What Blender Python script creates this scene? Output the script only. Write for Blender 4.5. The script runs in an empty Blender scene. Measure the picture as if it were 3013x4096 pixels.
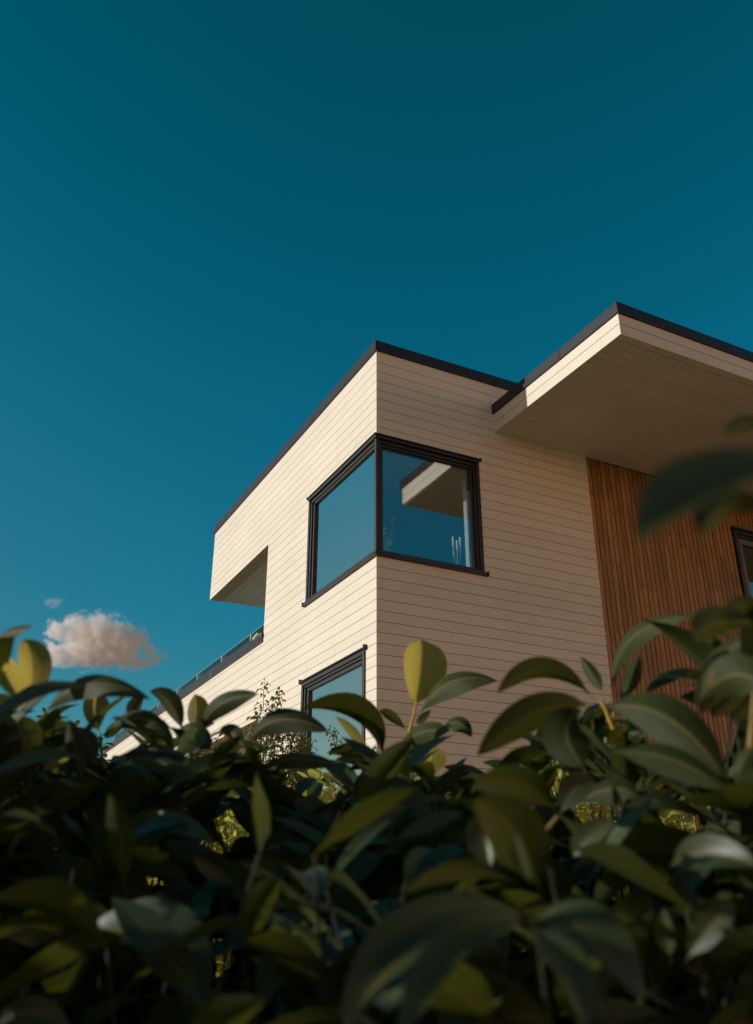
import bpy, math, random
from mathutils import Vector, Matrix
random.seed(7)
R = math.radians
SC = bpy.context.scene
COL = SC.collection

# ------------------------------------------------------------------ camera numbers (metres, eye at the origin height)
CAM = Vector((-4.2698, -8.3296, 0.0))
YAW, PITCH, FPX = R(27.1405), R(24.44), 3508.5          # focal length in pixels of the 3013 x 4096 frame
RT = Vector((math.cos(YAW), -math.sin(YAW), 0))
_F = Vector((math.sin(YAW), math.cos(YAW), 0))
FW = _F * math.cos(PITCH) + Vector((0, 0, 1)) * math.sin(PITCH)
UP = -_F * math.sin(PITCH) + Vector((0, 0, 1)) * math.cos(PITCH)
GROUND_Z = -1.05
K = 1.8239                                              # reading scale used for the notes below

def pt(x, y, d):
    """world point on the sight line of reading (x, y) at distance d along the axis"""
    return CAM + d * (FW + RT * ((x * K - 1506.5) / FPX) - UP * ((y * K - 2048) / FPX))

# ------------------------------------------------------------------ helpers
class MB:
    def __init__(s): s.v, s.f, s.uv, s.mi = [], [], [], []
    def face(s, pts, uv=None, mi=0):
        b = len(s.v); s.v += [tuple(p) for p in pts]
        s.f.append(tuple(range(b, b + len(pts)))); s.uv.append(uv or [(0, 0)] * len(pts)); s.mi.append(mi)
    def box(s, x0, x1, y0, y1, z0, z1, mi=0):
        b = len(s.v)
        s.v += [(x0, y0, z0), (x1, y0, z0), (x1, y1, z0), (x0, y1, z0), (x0, y0, z1), (x1, y0, z1), (x1, y1, z1), (x0, y1, z1)]
        for q in ((0, 3, 2, 1), (4, 5, 6, 7), (0, 1, 5, 4), (1, 2, 6, 5), (2, 3, 7, 6), (3, 0, 4, 7)):
            s.f.append(tuple(b + i for i in q)); s.uv.append([(0, 0)] * 4); s.mi.append(mi)
    def grid(s, rows, uvs, mi=0, close=False):
        b = len(s.v); n = len(rows[0])
        for r in rows: s.v += [tuple(p) for p in r]
        for i in range(len(rows) - 1):
            for j in range(n if close else n - 1):
                k = (j + 1) % n
                s.f.append((b + i * n + j, b + i * n + k, b + (i + 1) * n + k, b + (i + 1) * n + j))
                s.uv.append([uvs[i][j], uvs[i][k], uvs[i + 1][k], uvs[i + 1][j]] if uvs else [(0, 0)] * 4); s.mi.append(mi)
    def tube(s, pts, rads, n=6, mi=0):
        rows = []
        pts = [Vector(p) for p in pts]
        ref = Vector((0.31, 0.2, 0.93)).normalized()
        for i, p in enumerate(pts):
            t = (pts[min(i + 1, len(pts) - 1)] - pts[max(i - 1, 0)]).normalized()
            rf = ref if abs(t.dot(ref)) < .95 else Vector((1, 0, 0))
            a = t.cross(rf).normalized(); c = t.cross(a)
            rows.append([p + (a * math.cos(2 * math.pi * k / n) + c * math.sin(2 * math.pi * k / n)) * rads[i] for k in range(n)])
        s.grid(rows, None, mi, True)
        s.face(list(reversed(rows[0])), None, mi); s.face(rows[-1], None, mi)
    def lathe(s, cx, cy, prof, n=16, mi=0):
        rows = [[(cx + r * math.cos(2 * math.pi * k / n), cy + r * math.sin(2 * math.pi * k / n), z) for k in range(n)] for r, z in prof]
        s.grid(rows, None, mi, True)
        s.face(list(reversed(rows[0])), None, mi); s.face(rows[-1], None, mi)
    def build(s, name, mats, parent=None, smooth=False, bevel=0):
        me = bpy.data.meshes.new(name)
        me.from_pydata(s.v, [], s.f); me.update()
        ul = me.uv_layers.new(name='UVMap'); k = 0
        flat = [c for u in s.uv for q in u for c in q]
        ul.data.foreach_set('uv', flat)
        if not isinstance(mats, (list, tuple)): mats = [mats]
        for m in mats: me.materials.append(m)
        me.polygons.foreach_set('material_index', s.mi)
        me.polygons.foreach_set('use_smooth', [smooth] * len(s.f))
        o = bpy.data.objects.new(name, me); COL.objects.link(o)
        if parent is not None: o.parent = parent
        if bevel:
            b = o.modifiers.new('bevel', 'BEVEL'); b.width = bevel; b.segments = 2; b.limit_method = 'ANGLE'; b.harden_normals = False
        return o

def tag(o, label=None, cat=None, group=None, kind=None):
    for k, v in (('label', label), ('category', cat), ('group', group), ('kind', kind)):
        if v: o[k] = v
    return o

def empty(name, label, cat, group=None):
    o = bpy.data.objects.new(name, None); o.empty_display_size = .1; COL.objects.link(o)
    return tag(o, label, cat, group)

# ------------------------------------------------------------------ materials
def mat(name):
    m = bpy.data.materials.new(name); m.use_nodes = True
    nt = m.node_tree; nt.nodes.clear()
    return m, nt, nt.nodes, nt.links

def N(nt, kind, **kw):
    n = nt.nodes.new(kind)
    for k, v in kw.items():
        if k in n.inputs.keys() if isinstance(k, str) else False: n.inputs[k].default_value = v
        else: setattr(n, k, v)
    return n

def simple(name, col, rough=.5, metal=0, var=0.0, scale=8, bump=0, bscale=60, spec=.5, island=0.0):
    m, nt, ns, L = mat(name)
    o = ns.new('ShaderNodeOutputMaterial'); p = ns.new('ShaderNodeBsdfPrincipled')
    p.inputs['Roughness'].default_value = rough; p.inputs['Metallic'].default_value = metal
    p.inputs['Specular IOR Level'].default_value = spec
    L.new(p.outputs[0], o.inputs['Surface'])
    tc = ns.new('ShaderNodeTexCoord')
    base = None
    if var or island:
        nz = ns.new('ShaderNodeTexNoise'); nz.inputs['Scale'].default_value = scale; nz.inputs['Detail'].default_value = 5
        L.new(tc.outputs['Object'], nz.inputs['Vector'])
        mr = ns.new('ShaderNodeMapRange'); mr.inputs[1].default_value = .3; mr.inputs[2].default_value = .7
        mr.inputs[3].default_value = 1 - var; mr.inputs[4].default_value = 1 + var
        L.new(nz.outputs['Fac'], mr.inputs[0])
        g = ns.new('ShaderNodeNewGeometry')
        mi = ns.new('ShaderNodeMapRange'); mi.inputs[3].default_value = 1 - island; mi.inputs[4].default_value = 1 + island
        L.new(g.outputs['Random Per Island'], mi.inputs[0])
        mu = ns.new('ShaderNodeMath'); mu.operation = 'MULTIPLY'
        L.new(mr.outputs[0], mu.inputs[0]); L.new(mi.outputs[0], mu.inputs[1])
        vm = ns.new('ShaderNodeVectorMath'); vm.operation = 'SCALE'; vm.inputs[0].default_value = col[:3]
        L.new(mu.outputs[0], vm.inputs['Scale']); L.new(vm.outputs[0], p.inputs['Base Color'])
    else:
        p.inputs['Base Color'].default_value = (*col[:3], 1)
    if bump:
        nb = ns.new('ShaderNodeTexNoise'); nb.inputs['Scale'].default_value = bscale; nb.inputs['Detail'].default_value = 4
        L.new(tc.outputs['Object'], nb.inputs['Vector'])
        b = ns.new('ShaderNodeBump'); b.inputs['Strength'].default_value = bump; b.inputs['Distance'].default_value = .01
        L.new(nb.outputs['Fac'], b.inputs['Height']); L.new(b.outputs[0], p.inputs['Normal'])
    return m

def siding_mat():
    """cream paint: faint board to board difference, weather marks and small drips"""
    m, nt, ns, L = mat('cream_paint')
    o = ns.new('ShaderNodeOutputMaterial'); p = ns.new('ShaderNodeBsdfPrincipled')
    p.inputs['Roughness'].default_value = .55; p.inputs['Specular IOR Level'].default_value = .3
    L.new(p.outputs[0], o.inputs['Surface'])
    tc = ns.new('ShaderNodeTexCoord'); g = ns.new('ShaderNodeNewGeometry')
    def noise(sc, scale, det=5):
        mp = ns.new('ShaderNodeMapping'); mp.inputs['Scale'].default_value = sc
        L.new(tc.outputs['Object'], mp.inputs['Vector'])
        n = ns.new('ShaderNodeTexNoise'); n.inputs['Scale'].default_value = scale; n.inputs['Detail'].default_value = det
        L.new(mp.outputs[0], n.inputs['Vector']); return n
    a = noise((1, 1, 1), .9, 3)                        # broad weathering
    b = noise((3, 3, .6), 5, 6)                        # streaks running down
    c = noise((1, 1, 1), 38, 3)                        # specks
    def rng(src, lo, hi, o0, o1):
        r = ns.new('ShaderNodeMapRange'); r.inputs[1].default_value = lo; r.inputs[2].default_value = hi
        r.inputs[3].default_value = o0; r.inputs[4].default_value = o1; L.new(src, r.inputs[0]); return r.outputs[0]
    def mul(x, y):
        q = ns.new('ShaderNodeMath'); q.operation = 'MULTIPLY'; L.new(x, q.inputs[0]); L.new(y, q.inputs[1]); return q.outputs[0]
    f = mul(rng(a.outputs['Fac'], .3, .7, .96, 1.03), rng(b.outputs['Fac'], .58, .74, 1.0, .90))
    f = mul(f, rng(c.outputs['Fac'], .68, .76, 1.0, .86))
    f = mul(f, rng(g.outputs['Random Per Island'], 0, 1, .965, 1.025))
    vm = ns.new('ShaderNodeVectorMath'); vm.operation = 'SCALE'; vm.inputs[0].default_value = SIDING
    L.new(f, vm.inputs['Scale']); L.new(vm.outputs[0], p.inputs['Base Color'])
    n = noise((1, 1, 1), 55, 4)
    bp = ns.new('ShaderNodeBump'); bp.inputs['Strength'].default_value = .12; bp.inputs['Distance'].default_value = .01
    L.new(n.outputs['Fac'], bp.inputs['Height']); L.new(bp.outputs[0], p.inputs['Normal'])
    return m

def wood_mat():
    m, nt, ns, L = mat('oiled_wood')
    o = ns.new('ShaderNodeOutputMaterial'); p = ns.new('ShaderNodeBsdfPrincipled')
    p.inputs['Roughness'].default_value = .5; p.inputs['Specular IOR Level'].default_value = .3
    L.new(p.outputs[0], o.inputs['Surface'])
    tc = ns.new('ShaderNodeTexCoord'); g = ns.new('ShaderNodeNewGeometry')
    mp = ns.new('ShaderNodeMapping'); mp.inputs['Scale'].default_value = (14, 14, 1.0)
    off = ns.new('ShaderNodeVectorMath'); off.operation = 'ADD'
    sc = ns.new('ShaderNodeVectorMath'); sc.operation = 'SCALE'; sc.inputs[0].default_value = (31, 17, 53)
    L.new(g.outputs['Random Per Island'], sc.inputs['Scale'])
    L.new(tc.outputs['Object'], off.inputs[0]); L.new(sc.outputs[0], off.inputs[1])
    L.new(off.outputs[0], mp.inputs['Vector'])
    n = ns.new('ShaderNodeTexNoise'); n.inputs['Scale'].default_value = 3; n.inputs['Detail'].default_value = 7; n.inputs['Distortion'].default_value = .6
    L.new(mp.outputs[0], n.inputs['Vector'])
    r = ns.new('ShaderNodeValToRGB')
    r.color_ramp.elements[0].position = .3; r.color_ramp.elements[0].color = (.225, .105, .035, 1)
    r.color_ramp.elements[1].position = .72; r.color_ramp.elements[1].color = (.44, .225, .078, 1)
    L.new(n.outputs['Fac'], r.inputs['Fac'])
    hr = ns.new('ShaderNodeMapRange'); hr.inputs[3].default_value = .76; hr.inputs[4].default_value = 1.2
    L.new(g.outputs['Random Per Island'], hr.inputs[0])
    vm = ns.new('ShaderNodeVectorMath'); vm.operation = 'SCALE'
    L.new(r.outputs[0], vm.inputs[0]); L.new(hr.outputs[0], vm.inputs['Scale']); L.new(vm.outputs[0], p.inputs['Base Color'])
    b = ns.new('ShaderNodeBump'); b.inputs['Strength'].default_value = .25; b.inputs['Distance'].default_value = .004
    L.new(n.outputs['Fac'], b.inputs['Height']); L.new(b.outputs[0], p.inputs['Normal'])
    return m

def glass_mat(name, refl, tint, ior=1.45):
    """coated window pane: part mirror, part clear"""
    m, nt, ns, L = mat(name)
    o = ns.new('ShaderNodeOutputMaterial'); mx = ns.new('ShaderNodeMixShader')
    t = ns.new('ShaderNodeBsdfTransparent'); t.inputs[0].default_value = (*tint, 1)
    gl = ns.new('ShaderNodeBsdfGlossy'); gl.inputs['Roughness'].default_value = 0.0; gl.inputs[0].default_value = (1, .98, .95, 1)
    fr = ns.new('ShaderNodeFresnel'); fr.inputs[0].default_value = ior
    ad = ns.new('ShaderNodeMath'); ad.operation = 'ADD'; ad.use_clamp = True; ad.inputs[1].default_value = refl
    L.new(fr.outputs[0], ad.inputs[0]); L.new(ad.outputs[0], mx.inputs[0])
    L.new(t.outputs[0], mx.inputs[1]); L.new(gl.outputs[0], mx.inputs[2]); L.new(mx.outputs[0], o.inputs['Surface'])
    return m

def leaf_mat(name, top, under, rib, glow, rough=.44, trans=.3, by_island=False, edge=None):
    m, nt, ns, L = mat(name)
    o = ns.new('ShaderNodeOutputMaterial'); p = ns.new('ShaderNodeBsdfPrincipled')
    g = ns.new('ShaderNodeNewGeometry'); oi = ns.new('ShaderNodeObjectInfo'); uv = ns.new('ShaderNodeUVMap'); tc = ns.new('ShaderNodeTexCoord')
    sx = ns.new('ShaderNodeSeparateXYZ'); L.new(uv.outputs[0], sx.inputs[0])
    def mixc(f, a, b):
        q = ns.new('ShaderNodeMix'); q.data_type = 'RGBA'
        for s, i in ((f, 0), (a, 6), (b, 7)):
            if hasattr(s, 'links'): L.new(s, q.inputs[i])
            elif i == 0: q.inputs[0].default_value = s
            else: q.inputs[i].default_value = (*s, 1)
        return q.outputs[2]
    def rng(src, lo, hi, o0, o1):
        r = ns.new('ShaderNodeMapRange'); r.inputs[1].default_value = lo; r.inputs[2].default_value = hi
        r.inputs[3].default_value = o0; r.inputs[4].default_value = o1; L.new(src, r.inputs[0]); return r.outputs[0]
    ab = ns.new('ShaderNodeMath'); ab.operation = 'ABSOLUTE'
    L.new(sx.outputs['X'], ab.inputs[0])
    c = mixc(g.outputs['Backfacing'], top, under)
    nz = ns.new('ShaderNodeTexNoise'); nz.inputs['Scale'].default_value = 22; nz.inputs['Detail'].default_value = 4
    L.new(tc.outputs['Object'], nz.inputs['Vector'])
    rnd = g.outputs['Random Per Island'] if by_island else oi.outputs['Random']
    sc1 = rng(rnd, 0, 1, .65, 1.45); sc2 = rng(nz.outputs['Fac'], .3, .7, .8, 1.2)
    mu = ns.new('ShaderNodeMath'); mu.operation = 'MULTIPLY'; L.new(sc1, mu.inputs[0]); L.new(sc2, mu.inputs[1])
    vs = ns.new('ShaderNodeVectorMath'); vs.operation = 'SCALE'; L.new(c, vs.inputs[0]); L.new(mu.outputs[0], vs.inputs['Scale'])
    c = mixc(rng(ab.outputs[0], .05, .11, 1, 0), vs.outputs[0], rib)
    # side veins: fine lighter lines leaving the midrib at a slant
    vv = ns.new('ShaderNodeMath'); vv.operation = 'MULTIPLY_ADD'; vv.inputs[1].default_value = -.45
    L.new(ab.outputs[0], vv.inputs[0]); L.new(sx.outputs['Y'], vv.inputs[2])
    vw = ns.new('ShaderNodeMath'); vw.operation = 'SINE'
    vx = ns.new('ShaderNodeMath'); vx.operation = 'MULTIPLY'; vx.inputs[1].default_value = 62; L.new(vv.outputs[0], vx.inputs[0]); L.new(vx.outputs[0], vw.inputs[0])
    c = mixc(rng(vw.outputs[0], .80, 1, 0, .16), c, rib)
    sp_ = ns.new('ShaderNodeTexNoise'); sp_.inputs['Scale'].default_value = 90; sp_.inputs['Detail'].default_value = 2; L.new(tc.outputs['Object'], sp_.inputs['Vector'])
    c = mixc(rng(sp_.outputs['Fac'], .68, .76, 0, .75), c, (.11, .065, .02))
    if edge: c = mixc(rng(ab.outputs[0], .9, .97, 0, .7), c, edge)
    L.new(c, p.inputs['Base Color'])
    L.new(rng(g.outputs['Backfacing'], 0, 1, rough, .6), p.inputs['Roughness'])
    L.new(rng(g.outputs['Backfacing'], 0, 1, .42, .15), p.inputs['Specular IOR Level'])
    bp = ns.new('ShaderNodeBump'); bp.inputs['Strength'].default_value = .06; bp.inputs['Distance'].default_value = .001
    L.new(vw.outputs[0], bp.inputs['Height']); L.new(bp.outputs[0], p.inputs['Normal'])
    tr = ns.new('ShaderNodeBsdfTranslucent'); tr.inputs[0].default_value = (*glow, 1)
    mx = ns.new('ShaderNodeMixShader'); mx.inputs[0].default_value = trans
    L.new(p.outputs[0], mx.inputs[1]); L.new(tr.outputs[0], mx.inputs[2]); L.new(mx.outputs[0], o.inputs['Surface'])
    return m

SIDING = (.71, .645, .53)
M = dict(
    siding=siding_mat(),
    backing=simple('painted_backing', (.48, .40, .29), .8, var=.1),
    coping=simple('dark_coping_metal', (.016, .013, .019), .4, var=.12, scale=3, bump=.03, spec=.5),
    frame=simple('black_window_metal', (.006, .0055, .006), .5, var=.1, scale=5),
    frame_grey=simple('grey_window_metal', (.10, .11, .115), .45, var=.1),
    wood=wood_mat(),
    membrane=simple('black_membrane', (.006, .005, .004), .9),
    soffit=simple('soffit_paint', (.66, .60, .50), .6, var=.05, scale=2, bump=.08, island=.03),
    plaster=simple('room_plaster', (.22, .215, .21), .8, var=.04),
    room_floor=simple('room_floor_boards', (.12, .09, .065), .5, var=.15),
    inner_sill=simple('white_sill_paint', (.6, .6, .58), .4),
    glass=glass_mat('window_glass', .23, (.86, .92, .95)),
    rail_glass=glass_mat('balustrade_glass', .07, (.62, .85, .88)),
    pale_glass_edge=simple('pale_glass_edge', (.25, .40, .38), .2),
    post=simple('pale_post_metal', (.6, .58, .54), .4),
    steel=simple('brushed_steel', (.55, .54, .52), .35, metal=1),
    roofing=simple('roof_felt', (.06, .06, .06), .9, var=.2),
    wax=simple('white_wax', (.9, .88, .82), .45),
    brass=simple('pale_metal', (.65, .45, .36), .3, metal=1),
    pot=simple('dark_pot', (.09, .10, .11), .5, var=.2),
    pale_plastic=simple('pale_plastic', (.6, .5, .38), .5),
    stem=simple('shoot_bark', (.20, .135, .024), .5, var=.3, scale=40),
    yellow_stem=simple('yellow_stem', (.52, .33, .05), .5, var=.2, scale=40),  # stem in a brighter, yellower colour
    bark=simple('branch_bark', (.030, .027, .012), .8, var=.4, scale=30, bump=.4),
    ground=simple('dry_ground', (.42, .24, .105), .95, var=.35, scale=2.5, bump=.6, bscale=20),
    leaf=leaf_mat('laurel_leaf', (.034, .048, .015), (.026, .034, .009), (.10, .085, .024), (.26, .25, .03), trans=.09),
    leaf_lit=leaf_mat('sunlit_laurel_leaf', (.018, .030, .008), (.20, .18, .036), (.42, .28, .05), (.80, .60, .11), trans=.36),  # laurel leaf with sunlit yellow and shaded dark put into its two sides
    leaf_fill=leaf_mat('laurel_leaf_deep', (.036, .052, .016), (.040, .048, .012), (.09, .085, .022), (.27, .28, .03), by_island=True, trans=.14),
    leaf_willow=leaf_mat('narrow_leaf', (.065, .085, .03), (.12, .13, .06), (.2, .18, .07), (.25, .26, .05), rough=.45, by_island=True),
    leaf_sunny=leaf_mat('sunny_leaf', (.14, .16, .03), (.28, .26, .05), (.36, .30, .08), (.80, .74, .16), rough=.4, by_island=True, trans=.42),
    blossom=simple('pink_buds', (.5, .2, .17), .6, island=.4),
)

# ------------------------------------------------------------------ setting: ground and sky
m = MB(); rings = [0, 4, 12, 40, 150, 600, 2500]; n = 40
for i in range(len(rings) - 1):
    for k in range(n):
        a, b = 2 * math.pi * k / n, 2 * math.pi * (k + 1) / n
        q = [(rings[i] * math.cos(a), rings[i] * math.sin(a), GROUND_Z), (rings[i + 1] * math.cos(a), rings[i + 1] * math.sin(a), GROUND_Z),
             (rings[i + 1] * math.cos(b), rings[i + 1] * math.sin(b), GROUND_Z), (rings[i] * math.cos(b), rings[i] * math.sin(b), GROUND_Z)]
        m.face(q[:3] if i == 0 else q) if i else m.face([q[1], q[2], q[0]])
tag(m.build('ground', M['ground']), kind='structure')

SUN_EL = R(12)
FILL_GLOW = (7.0, 2.8, 1.3)
SUN_TO = Vector((-.9238 * math.cos(SUN_EL), .3829 * math.cos(SUN_EL), math.sin(SUN_EL)))
w = bpy.data.worlds.new('World'); SC.world = w; w.use_nodes = True
nt = w.node_tree; nt.nodes.clear(); L = nt.links
out = nt.nodes.new('ShaderNodeOutputWorld'); bg = nt.nodes.new('ShaderNodeBackground'); bg.inputs['Strength'].default_value = .15
sky = nt.nodes.new('ShaderNodeTexSky'); sky.sky_type = 'NISHITA'; sky.sun_disc = False
sky.sun_elevation = SUN_EL; sky.sun_rotation = math.atan2(SUN_TO.x, SUN_TO.y)
sky.air_density = 1.0; sky.dust_density = .6; sky.ozone_density = 2.0
tc = nt.nodes.new('ShaderNodeTexCoord'); sp = nt.nodes.new('ShaderNodeSeparateXYZ')
L.new(tc.outputs['Generated'], sp.inputs[0])
rp = nt.nodes.new('ShaderNodeValToRGB')
SKY_RAMP = [(0.0, (1.0, .9, .8)), (.07, (.8, .9, .85)), (.14, (.20, .60, .60)), (.30, (.06, .67, .69)), (.5, (.02, .67, .68)), (.8, (.0, .55, .48))]
els = rp.color_ramp.elements
while len(els) < len(SKY_RAMP): els.new(.5)
for e, (p_, c_) in zip(els, SKY_RAMP): e.position = p_; e.color = (*c_, 1)
L.new(sp.outputs['Z'], rp.inputs['Fac'])
def sky_dot(v, lo, hi, pw):
    d = nt.nodes.new('ShaderNodeVectorMath'); d.operation = 'DOT_PRODUCT'; d.inputs[1].default_value = v
    L.new(tc.outputs['Generated'], d.inputs[0])
    r = nt.nodes.new('ShaderNodeMapRange'); r.inputs[1].default_value = lo; r.inputs[2].default_value = hi; L.new(d.outputs['Value'], r.inputs[0])
    q = nt.nodes.new('ShaderNodeMath'); q.operation = 'POWER'; q.inputs[1].default_value = pw; L.new(r.outputs[0], q.inputs[0]); return q.outputs[0]
def sky_mix(kind, fac, a, b):
    q = nt.nodes.new('ShaderNodeMix'); q.data_type = 'RGBA'; q.blend_type = kind
    if hasattr(fac, 'links'): L.new(fac, q.inputs[0])
    else: q.inputs[0].default_value = fac
    for v, i in ((a, 6), (b, 7)):
        if hasattr(v, 'links'): L.new(v, q.inputs[i])
        else: q.inputs[i].default_value = (*v, 1)
    return q.outputs[2]
# paler towards the sun
low = nt.nodes.new('ShaderNodeMapRange'); low.interpolation_type = 'SMOOTHSTEP'
low.inputs[1].default_value = .75; low.inputs[2].default_value = .25; L.new(sp.outputs['Z'], low.inputs[0])
pale = nt.nodes.new('ShaderNodeMath'); pale.operation = 'MULTIPLY'; L.new(low.outputs[0], pale.inputs[0]); L.new(sky_dot((-.92, .39, 0), -.35, .95, 2.6), pale.inputs[1])
tint = sky_mix('MIX', pale.outputs[0], rp.outputs[0], (.44, .28, .16))
tint = sky_mix('MULTIPLY', sky_dot((.2, -.98, 0), .0, .5, 1), tint, (.9, .66, .66))
col = sky_mix('MULTIPLY', 1, sky.outputs[0], tint)
# warm band added low in the unseen sky, fills the shaded wall with light
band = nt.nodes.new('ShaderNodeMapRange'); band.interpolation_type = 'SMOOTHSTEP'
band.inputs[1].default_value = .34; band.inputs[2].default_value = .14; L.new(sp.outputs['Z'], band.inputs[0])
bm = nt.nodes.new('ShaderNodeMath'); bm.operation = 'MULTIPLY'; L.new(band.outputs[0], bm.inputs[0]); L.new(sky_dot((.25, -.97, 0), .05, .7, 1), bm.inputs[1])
col = sky_mix('ADD', bm.outputs[0], col, FILL_GLOW)
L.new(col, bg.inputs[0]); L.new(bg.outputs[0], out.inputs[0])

sl = bpy.data.lights.new('sun', 'SUN'); sl.energy = 3.7; sl.angle = R(.5); sl.color = (1, .97, .92)
so = bpy.data.objects.new('sun', sl); COL.objects.link(so); so.rotation_euler = SUN_TO.to_track_quat('Z', 'Y').to_euler(); so.location = SUN_TO * 30

# ------------------------------------------------------------------ the house
ZT, ZC = 6.662, 6.516
YN, YE = 3.687, 6.711
ZN, ZBT, ZB, ZL = 5.193, 3.778, 3.631, 2.50
YFAR = 15.0
XW, ZW1, ZW0, YW = 1.4715, 5.2926, 3.7068, 2.0548
XWOOD, XOH, YOH, ZOT, ZOC, ZOB = 3.288, 1.763, -2.457, 6.194, 6.058, 5.78
XEND, YBACK = 12.0, 7.0
LY0, LY1, LZ1, LZ0 = .266, 2.081, 2.668, .75            # lower window
DX0, DX1, DZ0, DZ1 = 6.0, 7.8, 3.25, 5.215              # window in the wood wall

lines = [ZC, 6.35, 6.212, 6.076, 5.942, 5.809, 5.676, 5.54, 5.409]
lines += [5.409 - (5.409 - 3.575) * k / 14 for k in range(1, 15)]
lines += [3.443, 3.314, 3.185, 3.056, 2.929]
while lines[-1] > GROUND_Z - .1: lines.append(lines[-1] - .1255)
lines = sorted(lines)

def cut(u0, u1, z0, z1, holes):
    """rectangle minus rectangles, as maximal strips along u"""
    zs = sorted({z0, z1} | {z for h in holes for z in (h[2], h[3]) if z0 < z < z1})
    res = []
    for a, b in zip(zs, zs[1:]):
        segs = [(u0, u1)]
        for h in holes:
            if h[2] < (a + b) / 2 < h[3]:
                ns_ = []
                for s, e in segs:
                    if h[1] <= s or h[0] >= e: ns_.append((s, e)); continue
                    if s < h[0]: ns_.append((s, h[0]))
                    if h[1] < e: ns_.append((h[1], e))
                segs = ns_
        res += [(s, e, a, b) for s, e in segs if e - s > .002]
    return res

GAP = .0062
def boards(m, plane, u0, u1, holes, z_lo, z_hi, th=.02):
    for a, b in zip(lines, lines[1:]):
        a_, b_ = max(a + GAP / 2, z_lo), min(b - GAP / 2, z_hi)
        if b_ - a_ < .004: continue
        for s, e, c, d in cut(u0, u1, a_, b_, holes):
            if plane == 'x': m.box(0, th, s, e, c, d)
            else: m.box(s, e, 0, th, c, d)
def back(m, plane, u0, u1, holes, z_lo, z_hi, t0=.0225, t1=.24):
    for s, e, c, d in cut(u0, u1, z_lo, z_hi, holes):
        if plane == 'x': m.box(t0, t1, s, e, c, d)
        else: m.box(s, e, t0, t1, c, d)

house = empty('modern_house', 'two storey cream boarded house with black edged flat roofs behind the hedge', 'house')
holesL = [(YN, YFAR + 1, ZB, ZN), (YE, YFAR + 1, ZN, 9), (YN, YFAR + 1, -3, ZL), (-.1, YW - .01, ZW0 + .01, ZW1 - .01), (LY0 + .01, LY1 - .01, LZ0 + .01, LZ1 - .01)]
holesR = [(-.1, XW - .01, ZW0 + .01, ZW1 - .01)]
m = MB(); boards(m, 'x', 0, YFAR, holesL, GROUND_Z, ZC)
m.build('wall', M['siding'], house)['label'] = 'sunlit cream boarded wall'
m = MB(); boards(m, 'y', .02, XWOOD, holesR, GROUND_Z, ZC)
m.build('wall', M['siding'], house)['label'] = 'shaded cream boarded wall'
m = MB()
back(m, 'x', .03, YFAR, holesL, GROUND_Z, ZC)
back(m, 'y', .2425, XWOOD, holesR, GROUND_Z, ZC)
# rear and side walls that close the volume, floors and roof decks
m.box(.25, XEND, YBACK - .2, YBACK, GROUND_Z, ZB - .2)                       # back of the lower storey
m.box(.25, 4.8, YE - .2, YE - .002, ZN + .02, ZC)                             # end of the jutting upper storey
m.box(4.8, 5.0, YN, YE - .002, ZN + .02, ZC)
m.build('backing_wall', M['backing'], house)
m = MB()
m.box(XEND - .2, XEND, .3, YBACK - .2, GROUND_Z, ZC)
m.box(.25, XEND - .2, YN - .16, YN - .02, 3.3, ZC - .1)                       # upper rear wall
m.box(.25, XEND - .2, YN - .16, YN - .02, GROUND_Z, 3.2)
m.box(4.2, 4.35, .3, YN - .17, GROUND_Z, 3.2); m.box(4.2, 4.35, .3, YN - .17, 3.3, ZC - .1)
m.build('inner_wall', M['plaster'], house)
m = MB(); m.box(.25, XEND - .21, .25, YN - .17, 5.40, 5.44); m.box(.25, XEND - .21, .25, YN - .17, 3.06, 3.09)
m.build('room_ceiling', M['inner_sill'], house)
m = MB()
m.box(.25, XEND - .2, .25, YN - .02, 3.205, 3.295); m.box(.25, XEND - .2, .25, YN - .02, .2, .3)
m.build('floor', M['room_floor'], house)
m = MB()
m.box(.16, 4.79, .16, YE - .21, ZC - .09, ZC - .03); m.box(4.8, XEND - .21, .3, YN - .01, ZC - .09, ZC - .03)
m.build('roof', M['roofing'], house)
m = MB(); m.box(.2425, 5, YN + .01, YFAR, ZB - .16, ZB - .02); m.build('terrace_floor', M['soffit'], house)

# black coping round the roof of the main block
def coping_run(m, axis, u0, u1, o, i, z0, z1):
    """folded metal cap with a small drip lip, o = outer face, i = inner face"""
    if axis == 'y': m.box(o, i, u0, u1, z0, z1)
    else: m.box(u0, u1, o, i, z0, z1)
cop = MB()
for a, b in ((-.03, 2.6), (2.604, 4.7), (4.704, YE + .03)): coping_run(cop, 'y', a, b, -.03, .18, ZC - .004, ZT)
for a, b in ((.1805, 2.4), (2.404, XEND)): coping_run(cop, 'x', a, b, -.0295, .16, ZC - .004, ZT - .002)
coping_run(cop, 'x', .1805, 5.0, YE - .16, YE + .03, ZC - .004, ZT - .002)
cop.build('roof_coping', M['coping'], house, bevel=.004)

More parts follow.
